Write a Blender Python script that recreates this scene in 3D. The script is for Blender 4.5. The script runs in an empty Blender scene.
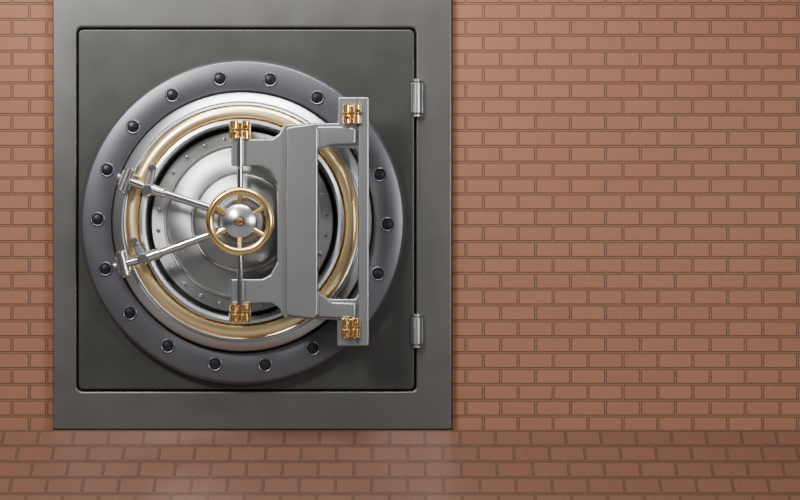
import bpy, bmesh, math
from mathutils import Vector, Matrix
U=0.005
D=2800.0
C=bpy.context
def V(x,y,d):            # metres from plan units: x right, y down, d out from safe front
    return Vector(((x-400)*U, -d*U, (430-y)*U))
def M(x,y,d):            # measured position on a part standing d out from the front
    k=(D-d)/D
    return V(400+(x-400)*k, 250+(y-250)*k, d)

# ---------------- materials
def newmat(n):
    m=bpy.data.materials.new(n); m.use_nodes=True
    nt=m.node_tree; b=nt.nodes['Principled BSDF']
    return m,nt,b
def metal(n,col,rough,metallic=1.0,noise=0.0,scale=60,bump=0.0,stretch=(1,1,1),aniso=0):
    m,nt,b=newmat(n)
    b.inputs['Metallic'].default_value=metallic
    b.inputs['Roughness'].default_value=rough
    b.inputs['Base Color'].default_value=(*col,1)
    tc=nt.nodes.new('ShaderNodeTexCoord'); mp=nt.nodes.new('ShaderNodeMapping'); mp.inputs['Scale'].default_value=stretch
    nz=nt.nodes.new('ShaderNodeTexNoise'); nz.inputs['Scale'].default_value=scale; nz.inputs['Detail'].default_value=5
    nt.links.new(tc.outputs['Object'],mp.inputs[0]); nt.links.new(mp.outputs[0],nz.inputs['Vector'])
    mr=nt.nodes.new('ShaderNodeMapRange'); mr.inputs[3].default_value=rough-noise; mr.inputs[4].default_value=rough+noise
    nt.links.new(nz.outputs[0],mr.inputs[0]); nt.links.new(mr.outputs[0],b.inputs['Roughness'])
    if bump>0:
        bp=nt.nodes.new('ShaderNodeBump'); bp.inputs['Strength'].default_value=bump; bp.inputs['Distance'].default_value=0.002
        nt.links.new(nz.outputs[0],bp.inputs['Height']); nt.links.new(bp.outputs[0],b.inputs['Normal'])
    if aniso:
        b.inputs['Anisotropic'].default_value=aniso
        tg=nt.nodes.new('ShaderNodeTangent'); tg.direction_type='RADIAL'; tg.axis='Y'
        nt.links.new(tg.outputs[0],b.inputs['Tangent'])
    return m
M_body=metal('safe_paint',(0.125,0.120,0.112),0.34,0.72,0.07,5,0.06)
M_panel=metal('panel_paint',(0.066,0.064,0.059),0.36,0.7,0.07,5,0.06)
M_dark=metal('gap_dark',(0.010,0.010,0.010),0.6,0.2)
M_flange=metal('flange_steel',(0.108,0.106,0.116),0.38,0.75,0.05,8,0.03)
M_steel=metal('steel',(0.62,0.62,0.62),0.22,1,0.02,10)
M_rim=metal('rim_steel',(0.52,0.52,0.52),0.32,1,0.0,20,aniso=0.7)
M_disc=metal('disc_steel',(0.36,0.36,0.352),0.40,1,0.0,10,aniso=0.75)
M_plate=metal('plate_steel',(0.36,0.36,0.365),0.32,0.9,0.02,6)
M_chrome=metal('chrome',(0.62,0.62,0.64),0.10,1,0.02,10)
M_gold=metal('gold',(1.0,0.69,0.31),0.19,1,0.03,12)
M_goldr=metal('gold_band',(1.0,0.74,0.40),0.30,1,0.0,12,aniso=0.5)
M_bolt=metal('bolt_steel',(0.035,0.035,0.04),0.3,0.8)

def brick(n,uv,bc1,bc2,rough,coat,mortar):
    m,nt,b=newmat(n); N=nt.nodes.new; L=nt.links.new
    tc=N('ShaderNodeTexCoord')
    def bt(ms,sm):
        t=N('ShaderNodeTexBrick'); t.offset=0.5; t.squash=1
        t.inputs['Scale'].default_value=1.0
        t.inputs['Brick Width'].default_value=0.175; t.inputs['Row Height'].default_value=0.0795
        t.inputs['Mortar Size'].default_value=ms; t.inputs['Mortar Smooth'].default_value=sm
        t.inputs['Color1'].default_value=(*bc1,1); t.inputs['Color2'].default_value=(*bc2,1)
        t.inputs['Mortar'].default_value=(*mortar,1); t.inputs['Bias'].default_value=0
        L(tc.outputs['UV'],t.inputs['Vector']); return t
    a=bt(0.0040,0.0); c=bt(0.0074,0.0); h=bt(0.0085,0.4)
    sub=N('ShaderNodeMath'); sub.operation='SUBTRACT'; L(c.outputs['Fac'],sub.inputs[0]); L(a.outputs['Fac'],sub.inputs[1]); sub.use_clamp=True
    mx=N('ShaderNodeMixRGB'); L(sub.outputs[0],mx.inputs[0]); L(a.outputs['Color'],mx.inputs[1]); mx.inputs[2].default_value=(0.055,0.029,0.018,1)
    nz=N('ShaderNodeTexNoise'); nz.inputs['Scale'].default_value=45; nz.inputs['Detail'].default_value=6; L(tc.outputs['UV'],nz.inputs['Vector'])
    mr=N('ShaderNodeMapRange'); mr.inputs[3].default_value=0.88; mr.inputs[4].default_value=1.12; L(nz.outputs[0],mr.inputs[0])
    ml=N('ShaderNodeMixRGB'); ml.blend_type='MULTIPLY'; ml.inputs[0].default_value=1; L(mx.outputs[0],ml.inputs[1]); L(mr.outputs[0],ml.inputs[2])
    L(ml.outputs[0],b.inputs['Base Color'])
    b.inputs['Roughness'].default_value=rough
    b.inputs['Specular IOR Level'].default_value=0.2
    hh=N('ShaderNodeMath'); hh.operation='SUBTRACT'; hh.inputs[0].default_value=1; L(h.outputs['Fac'],hh.inputs[1])
    ad=N('ShaderNodeMath'); ad.operation='MULTIPLY_ADD'; L(nz.outputs[0],ad.inputs[0]); ad.inputs[1].default_value=0.12; L(hh.outputs[0],ad.inputs[2])
    bp=N('ShaderNodeBump'); bp.inputs['Strength'].default_value=0.35; bp.inputs['Distance'].default_value=0.004
    L(ad.outputs[0],bp.inputs['Height']); L(bp.outputs[0],b.inputs['Normal'])
    if coat:
        b.inputs['Coat Weight'].default_value=coat; b.inputs['Coat Roughness'].default_value=0.24; b.inputs['Coat IOR'].default_value=1.55
    return m
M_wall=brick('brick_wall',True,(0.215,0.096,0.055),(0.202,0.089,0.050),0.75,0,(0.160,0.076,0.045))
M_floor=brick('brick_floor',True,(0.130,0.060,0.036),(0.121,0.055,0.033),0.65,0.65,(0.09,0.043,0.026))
M_neutral,_nt,_b=newmat('neutral_reflection_grey'); _b.inputs['Roughness'].default_value=0.7  # invented grey for unseen floor ahead: neutral metal reflections, no pink bounce
_n=_nt.nodes.new('ShaderNodeTexNoise'); _n.inputs['Scale'].default_value=3; _r=_nt.nodes.new('ShaderNodeValToRGB')
_r.color_ramp.elements[0].color=(0.14,0.14,0.14,1); _r.color_ramp.elements[1].color=(0.22,0.22,0.22,1)
_nt.links.new(_n.outputs[0],_r.inputs[0]); _nt.links.new(_r.outputs[0],_b.inputs['Base Color'])

# ---------------- helpers
def mkobj(name,verts,faces,mat,parent=None,bevel=0,smooth=False,seg=2):
    me=bpy.data.meshes.new(name); me.from_pydata([tuple(v) for v in verts],[],faces); me.update()
    bm=bmesh.new(); bm.from_mesh(me); bmesh.ops.recalc_face_normals(bm,faces=bm.faces); bm.to_mesh(me); bm.free()
    o=bpy.data.objects.new(name,me); C.collection.objects.link(o); me.materials.append(mat)
    if parent: o.parent=parent
    if bevel:
        md=o.modifiers.new('b','BEVEL'); md.width=bevel*U; md.segments=seg; md.limit_method='ANGLE'; md.angle_limit=math.radians(25)
    if smooth or bevel:
        for p in me.polygons: p.use_smooth=True
        wn=o.modifiers.new('wn','WEIGHTED_NORMAL'); wn.keep_sharp=True
        if smooth:
            o.modifiers.remove(wn)
            me.set_sharp_from_angle(angle=math.radians(32))
    return o
def prism(name,pts,d0,d1,mat,parent,bevel=1.0,f=None):
    f=f or (lambda x,y,d:M(x,y,d1)+Vector((0,-(d-d1)*U,0)))
    n=len(pts)
    vs=[f(x,y,d0) for x,y in pts]+[f(x,y,d1) for x,y in pts]
    fs=[list(range(n)),list(range(2*n-1,n-1,-1))]+[[i,(i+1)%n,n+(i+1)%n,n+i] for i in range(n)]
    return mkobj(name,vs,fs,mat,parent,bevel)
def box(name,x0,y0,x1,y1,d0,d1,mat,parent,bevel=1.0,true=False):
    return prism(name,[(x0,y0),(x1,y0),(x1,y1),(x0,y1)],d0,d1,mat,parent,bevel,V if true else None)
def lathe(name,cx,cy,prof,mat,parent,segs=128,closed=False):
    vs=[];fs=[];idx=[]
    for r,d in prof:
        if r<1e-6:
            idx.append([len(vs)]*segs); vs.append(V(cx,cy,d))
        else:
            row=[]
            for i in range(segs):
                a=2*math.pi*i/segs; row.append(len(vs)); vs.append(V(cx+r*math.cos(a),cy+r*math.sin(a),d))
            idx.append(row)
    m=len(prof)
    for j in range(m if closed else m-1):
        A=idx[j];B=idx[(j+1)%m]
        for i in range(segs):
            k=(i+1)%segs
            f=[A[i],A[k],B[k],B[i]]; g=[]
            for q in f:
                if q not in g: g.append(q)
            if len(g)>2: fs.append(g)
    return mkobj(name,vs,fs,mat,parent,0,True)
def rod(name,p,q,r,mat,parent,segs=24,prof=None):
    ax=(q-p); Ln=ax.length; ax.normalize()
    rot=ax.to_track_quat('Z','Y').to_matrix()
    e=min(r*0.25*U,Ln*0.2)
    pr=prof or [(0,0),(r*U-e,0),(r*U,e),(r*U,Ln-e),(r*U-e,Ln),(0,Ln)]
    vs=[];idx=[];fs=[]
    for rr,z in pr:
        if rr<1e-7: idx.append([len(vs)]*segs); vs.append(p+rot@Vector((0,0,z)))
        else:
            row=[]
            for i in range(segs):
                a=2*math.pi*i/segs; row.append(len(vs)); vs.append(p+rot@Vector((rr*math.cos(a),rr*math.sin(a),z)))
            idx.append(row)
    for j in range(len(pr)-1):
        A=idx[j];B=idx[j+1]
        for i in range(segs):
            k=(i+1)%segs; g=[]
            for qv in [A[i],A[k],B[k],B[i]]:
                if qv not in g: g.append(qv)
            if len(g)>2: fs.append(g)
    return mkobj(name,vs,fs,mat,parent,0,True)
def rrect(x0,y0,x1,y1,r,n=6):
    pts=[]
    for cx,cy,a0 in ((x1-r,y0+r,-90),(x1-r,y1-r,0),(x0+r,y1-r,90),(x0+r,y0+r,180)):
        for i in range(n+1):
            a=math.radians(a0+90*i/n); pts.append((cx+r*math.cos(a),cy+r*math.sin(a)))
    return pts

# ---------------- room
SX0,SX1,STOP=53,452,-40
WD=-6
def uvmesh(name,quads,mats,mi=None):
    vs=[];fs=[];uvs=[]
    for q in quads:
        b=len(vs)
        for p,uv in q: vs.append(p); uvs.append(uv)
        fs.append([b,b+1,b+2,b+3])
    me=bpy.data.meshes.new(name); me.from_pydata([tuple(v) for v in vs],[],fs)
    ul=me.uv_layers.new(name='UVMap')
    for l in me.loops: ul.data[l.index].uv=uvs[l.vertex_index]
    o=bpy.data.objects.new(name,me); C.collection.objects.link(o)
    for m in mats: me.materials.append(m)
    if mi:
        for p,i in zip(me.polygons,mi): p.material_index=i
    return o
def wq(x0,y0,x1,y1):
    r=[]
    for x,y in((x0,y1),(x1,y1),(x1,y0),(x0,y0)):
        p=V(x,y,WD); r.append((p,(p.x+0.02,p.z+0.012)))
    return r
def side(x,y0,y1,d0,d1,flip):
    r=[]
    for y,d in((y1,d0),(y1,d1),(y0,d1),(y0,d0)):
        p=V(x,y,d); r.append((p,(p.y,p.z+0.012)))
    return r[::-1] if flip else r
wl,wr,wt=-900,1700,-600
quads=[wq(wl,wt,SX0-.6,430),wq(SX1+.6,wt,wr,430),wq(SX0-.6,wt,SX1+.6,STOP-1),
 side(SX0-.6,STOP-1,430,WD,-190,False),side(SX1+.6,STOP-1,430,WD,-190,True)]
p=[V(SX0-.6,STOP-1,WD),V(SX1+.6,STOP-1,WD),V(SX1+.6,STOP-1,-190),V(SX0-.6,STOP-1,-190)]
quads.append([(q,(q.x,q.y)) for q in p])
uvmesh('wall_back',quads,[M_wall])
sl=math.radians(30); K=1.73
def fq(a,b):
    r=[]
    for (x,(d,z,s)) in ((wl,a),(wl,b),(wr,b),(wr,a)):
        r.append((Vector(((x-400)*U,-d*U,z*U)),((x-400)*U+0.05,-s*U/K)))
    return r
A=(-200,0,-206);B=(3,0,0);Cc=(3+160,-160*math.tan(sl),160/math.cos(sl));Dd=(3600,Cc[1],Cc[2]+3337)
uvmesh('floor',[fq(A,B),fq(B,Cc),fq(Cc,Dd)],[M_floor,M_neutral],[0,0,1])

# ---------------- safe
S=bpy.data.objects.new('vault_safe',None); C.collection.objects.link(S)
px0,py0,px1,py1=77,28,416,391
body=box('body_shell',SX0,STOP,SX1,429.9,-185,-8,M_body,S,1.5,True)
def frame(name,o,i,d0,d1,mat,bev):
    ox0,oy0,ox1,oy1=o; ix0,iy0,ix1,iy1=i
    O=rrect(ox0,oy0,ox1,oy1,2.5); I=rrect(ix0,iy0,ix1,iy1,6)
    n=len(O); vs=[]
    for d in(d0,d1):
        vs+=[V(x,y,d) for x,y in O]+[V(x,y,d) for x,y in I]
    fs=[]
    for k in range(n):
        j=(k+1)%n
        fs.append([k,j,n+j,n+k]); fs.append([2*n+k,3*n+k,3*n+j,2*n+j])
        fs.append([k,2*n+k,2*n+j,j]); fs.append([n+k,n+j,3*n+j,3*n+k])
    return mkobj(name,vs,fs,mat,S,bev,seg=3)
frame('front_frame',(SX0,STOP,SX1,429.9),(px0,py0,px1,py1),-8,3,M_body,2.6)
prism('door_gap',rrect(px0-1,py0-1,px1+1,py1+1,6),-7.9,-6,M_dark,S,0,V)
prism('square_door',rrect(px0+1.6,py0+1.6,px1-1.6,py1-1.6,5),-6,4,M_panel,S,1.6,V)
for i,(a,b) in enumerate(((79,117),(314,348))):
    rod(f'hinge_barrel_{i+1}',M(417,a+3,6),M(417,b-3,6),5.5,M_plate,S)
    rod(f'hinge_cap_top_{i+1}',M(417,a,6),M(417,a+2.6,6),4.8,M_plate,S)
    rod(f'hinge_cap_low_{i+1}',M(417,b-2.6,6),M(417,b,6),4.8,M_plate,S)
    box(f'hinge_leaf_{i+1}',411,a+4,423,b-4,2,6,M_plate,S,.6)

cx,cy=243.5,222
lathe('flange',cx,cy,[(162,3),(162,14),(160,17),(158,18),(134,18),(131,17),(129,13),(129,3)],M_flange,S,160)
for i in range(18):
    a=math.radians(180-1+i*360/18); x=cx+144*math.cos(a); y=cy-144*math.sin(a)
    lathe(f'flange_socket_{i}',x,y,[(7.2,17.5),(7.2,18.8),(6.4,19.3),(5.6,18.9),(5.4,18.1)],M_flange,S,28)
    lathe(f'flange_bolt_{i}',x,y,[(5.5,18.1),(4.8,18.2),(4.2,19.2),(1.5,19.7),(0,19.8)],M_bolt,S,24)
lathe('door_rim',cx,cy,[(128.6,4),(128.6,24),(127.6,26),(125,27.5),(119.5,30),(118.8,29),(118,29),(117.4,31),(116,31.8),(115.3,31.5),(115,30),(115,20)],M_rim,S,160)
lathe('gold_ring',cx,cy,[(115,25),(115,30.5),(113.6,32),(108.5,33.6),(104,33.2),(102.5,31),(102,25)],M_goldr,S,160)
lathe('inner_rim',cx,cy,[(102,12),(102,31),(101,33),(98,34),(95.5,33),(94,27),(93,12)],M_rim,S,160)
lathe('dark_groove',cx,cy,[(97,14),(93.5,13.8),(88,13.6)],M_dark,S,160)
lathe('face_disc',cx,cy,[(90.8,12),(90.8,19),(89.8,20.5),(78,21.5),(77,20.5),(76,20.5),(75,22.5),(73,24),(51,27),(50,26),(49,26),(48,28.5),(46,30),(24,33),(23,38),(21,40),(0,40)],M_disc,S,160)
for i in range(26):
    a=2*math.pi*(i+.4)/26; x=cx+84*math.cos(a); y=cy-84*math.sin(a)
    lathe(f'face_rivet_{i}',x,y,[(2.2,20),(2.1,22.5),(1.2,23.5),(0,23.8)],M_steel,S,16)
hx,hy=cx,cy
rod('wheel_spindle',V(hx,hy,36),V(hx,hy,64),9,M_steel,S,40)
def torus(name,R,r,d,mat):
    return lathe(name,hx,hy,[(R+r*math.cos(t*2*math.pi/20),d+r*math.sin(t*2*math.pi/20)) for t in range(20)],mat,S,96,True)
torus('wheel_rim',29.5,4.0,66,M_gold)
lathe('wheel_hub',hx,hy,[(16.5,58),(17,62),(16,66),(12,68.5),(5,70),(5,69)],M_steel,S,64)
lathe('wheel_cap',hx,hy,[(4,69),(4,71.5),(2.5,73),(0,73.4)],M_gold,S,32)
for i in range(6):
    a=math.radians(30+60*i); c,s=math.cos(a),math.sin(a)
    rod(f'wheel_spoke_{i}',V(hx+13*c,hy+13*s,63),V(hx+29*c,hy+29*s,66),2.6,M_gold,S,16)

# locking levers
def lever(tag,ax,ay,bx,by,kx,ky,kx2,ky2,hxx,hyy):
    d=44
    dirv=Vector((bx-ax,by-ay)).normalized(); nx,ny=-dirv.y,dirv.x
    def rp(cx_,cy_,l,w):
        return [(cx_-dirv.x*l-nx*w,cy_-dirv.y*l-ny*w),(cx_+dirv.x*l-nx*w,cy_+dirv.y*l-ny*w),(cx_+dirv.x*l+nx*w,cy_+dirv.y*l+ny*w),(cx_-dirv.x*l+nx*w,cy_-dirv.y*l+ny*w)]
    prism(f'clamp_block_{tag}',rp(ax,ay,7,9),24,d+4,M_plate,S,2)
    rod(f'clamp_pin_{tag}',M(ax-nx*13,ay-ny*13,d+3),M(ax+nx*13,ay+ny*13,d+3),5,M_steel,S)
    rod(f'clamp_tip_{tag}',M(ax-dirv.x*10,ay-dirv.y*10,d-2),M(ax,ay,d-2),4,M_plate,S)
    rod(f'short_rod_{tag}',M(ax,ay,d+2),M(bx,by,d+2),4,M_chrome,S)
    cd=Vector((kx2-kx,ky2-ky)).normalized(); w=5; mx_,my_=-cd.y*w,cd.x*w
    prism(f'crank_{tag}',[(kx+mx_,ky+my_),(kx2+mx_*.7,ky2+my_*.7),(kx2-mx_*.7,ky2-my_*.7),(kx-mx_,ky-my_)],d-2,d+8,M_plate,S,2)
    rod(f'crank_boss_{tag}',M(kx,ky,28),M(kx,ky,d+11),6,M_steel,S)
    rod(f'crank_pin_{tag}',M(kx2,ky2,28),M(kx2,ky2,d+11),4,M_steel,S)
    rod(f'long_rod_{tag}',M(bx,by,d+4),M(hxx,hyy,56),4.2,M_chrome,S)
    rod(f'rod_sleeve_{tag}',M(bx-3*dirv.x,by-3*dirv.y,d+4),M(bx+(hxx-bx)*.22,by+(hyy-by)*.22,d+6),5.5,M_steel,S)
lever('upper',126,180,147,188,147,190,152,168,228,214)
lever('lower',123,264,143,259,143,259,134,241,228,228)

# ---------------- crane hinge
d0,d1=52,62
left=[(231,139),(272,139),(279,134),(284,124),(316,123),(316,319),(284,318),(279,308),(272,303),(231,303),(231,279),(262,279),(270,275),(277,262),(277,182),(270,170),(262,166),(231,166)]
prism('hinge_plate',left,d0,d1,M_plate,S,1.5)
prism('hinge_plate_raised',[(286,127),(314,123),(318,127),(318,315),(314,319),(286,315)],d1-1,d1+6,M_plate,S,2)
right=[(314,123),(338,123),(338,97),(369,97),(369,346),(337,346),(337,320),(314,319),(314,284),(320,296),(330,299),(355,299),(358,294),(358,153),(355,148),(332,148),(321,144),(314,152)]
prism('hinge_yoke',right,d0-4,d1-3,M_plate,S,1.5)
box('yoke_bar',358.5,97,369,346,d1-4,d1+2,M_plate,S,1.5)
prism('yoke_arm_upper',[(317,126),(340,126),(356,128),(356,144),(332,145),(317,150)],d1-4,d1+2,M_plate,S,2)
prism('yoke_arm_lower',[(317,290),(332,302),(356,303),(356,317),(340,318),(317,317)],d1-4,d1+2,M_plate,S,2)
def knuckle(tag,x,y,w,h,d,supp):
    rod(f'knuckle_post_{tag}',M(x,y,supp),M(x,y,d-4),min(w,h)*.42,M_steel,S)
    box(f'knuckle_base_{tag}',x-w/2,y-h/2,x+w/2,y+h/2,d-6,d,M_gold,S,1.2)
    for j,sx in enumerate((-.26,.26)):
        rod(f'knuckle_barrel_{tag}_{j}',M(x+sx*w,y-h/2-1,d+1),M(x+sx*w,y-.8,d+1),w*.2,M_gold,S)
        rod(f'knuckle_barrel2_{tag}_{j}',M(x+sx*w,y+.8,d+1),M(x+sx*w,y+h/2+1,d+1),w*.2,M_gold,S)
        rod(f'knuckle_screw_{tag}_{j}',M(x+sx*w,y+(-.2 if j else .2)*h,d+2),M(x+sx*w,y+(-.2 if j else .2)*h,d+7),w*.1,M_gold,S,16)
knuckle('a',240,130,22,17,60,28)
knuckle('b',240,313,22,17,60,28)
knuckle('c',352,114,20,18,64,30)
knuckle('d',351,328,20,18,64,30)
rod('hinge_pin_a',M(240,137,66),M(240,168,66),3.2,M_chrome,S)
rod('hinge_pin_b',M(240,277,66),M(240,306,66),3.2,M_chrome,S)
rod('cross_rod',M(240,160,46),M(240,285,46),3,M_chrome,S)

# ---------------- lights
def area(name,loc,target,size,sy,power,col=(1,1,1)):
    l=bpy.data.lights.new(name,'AREA'); l.shape='RECTANGLE'; l.size=size; l.size_y=sy; l.energy=power; l.color=col
    o=bpy.data.objects.new(name,l); C.collection.objects.link(o); o.location=loc
    o.rotation_euler=(Vector(target)-Vector(loc)).to_track_quat('-Z','Y').to_euler(); return o
area('softbox_key',(-3.4,-5.0,4.2),(-0.8,0,1.2),1.3,1.3,440)
area('softbox_fill',(2.5,-3.6,1.5),(1.1,0,1.1),1.2,1.2,105)
area('overhead_strip',(-0.7,-1.3,3.2),(-0.7,0,1.5),2.2,0.4,85)
w=bpy.data.worlds.new('studio_world'); C.scene.world=w; w.use_nodes=True
nt=w.node_tree; bg=nt.nodes['Background']
tc=nt.nodes.new('ShaderNodeTexCoord'); sp=nt.nodes.new('ShaderNodeSeparateXYZ'); rp=nt.nodes.new('ShaderNodeValToRGB')
mr=nt.nodes.new('ShaderNodeMapRange'); mr.inputs[1].default_value=-1; mr.inputs[2].default_value=1
nt.links.new(tc.outputs['Generated'],sp.inputs[0]); nt.links.new(sp.outputs[2],mr.inputs[0]); nt.links.new(mr.outputs[0],rp.inputs[0]); nt.links.new(rp.outputs[0],bg.inputs[0])
e=rp.color_ramp.elements; e[0].position=0.46; e[0].color=(0.12,0.12,0.122,1); e[1].position=0.72; e[1].color=(0.87,0.87,0.87,1)
bg.inputs[1].default_value=0.38

cam=bpy.data.cameras.new('camera'); co=bpy.data.objects.new('camera',cam); C.collection.objects.link(co)
co.location=(0,-D*U,0.9); co.rotation_euler=(math.pi/2,0,0)
cam.sensor_width=36; cam.lens=36*D/800
cam.clip_end=200
C.scene.camera=co
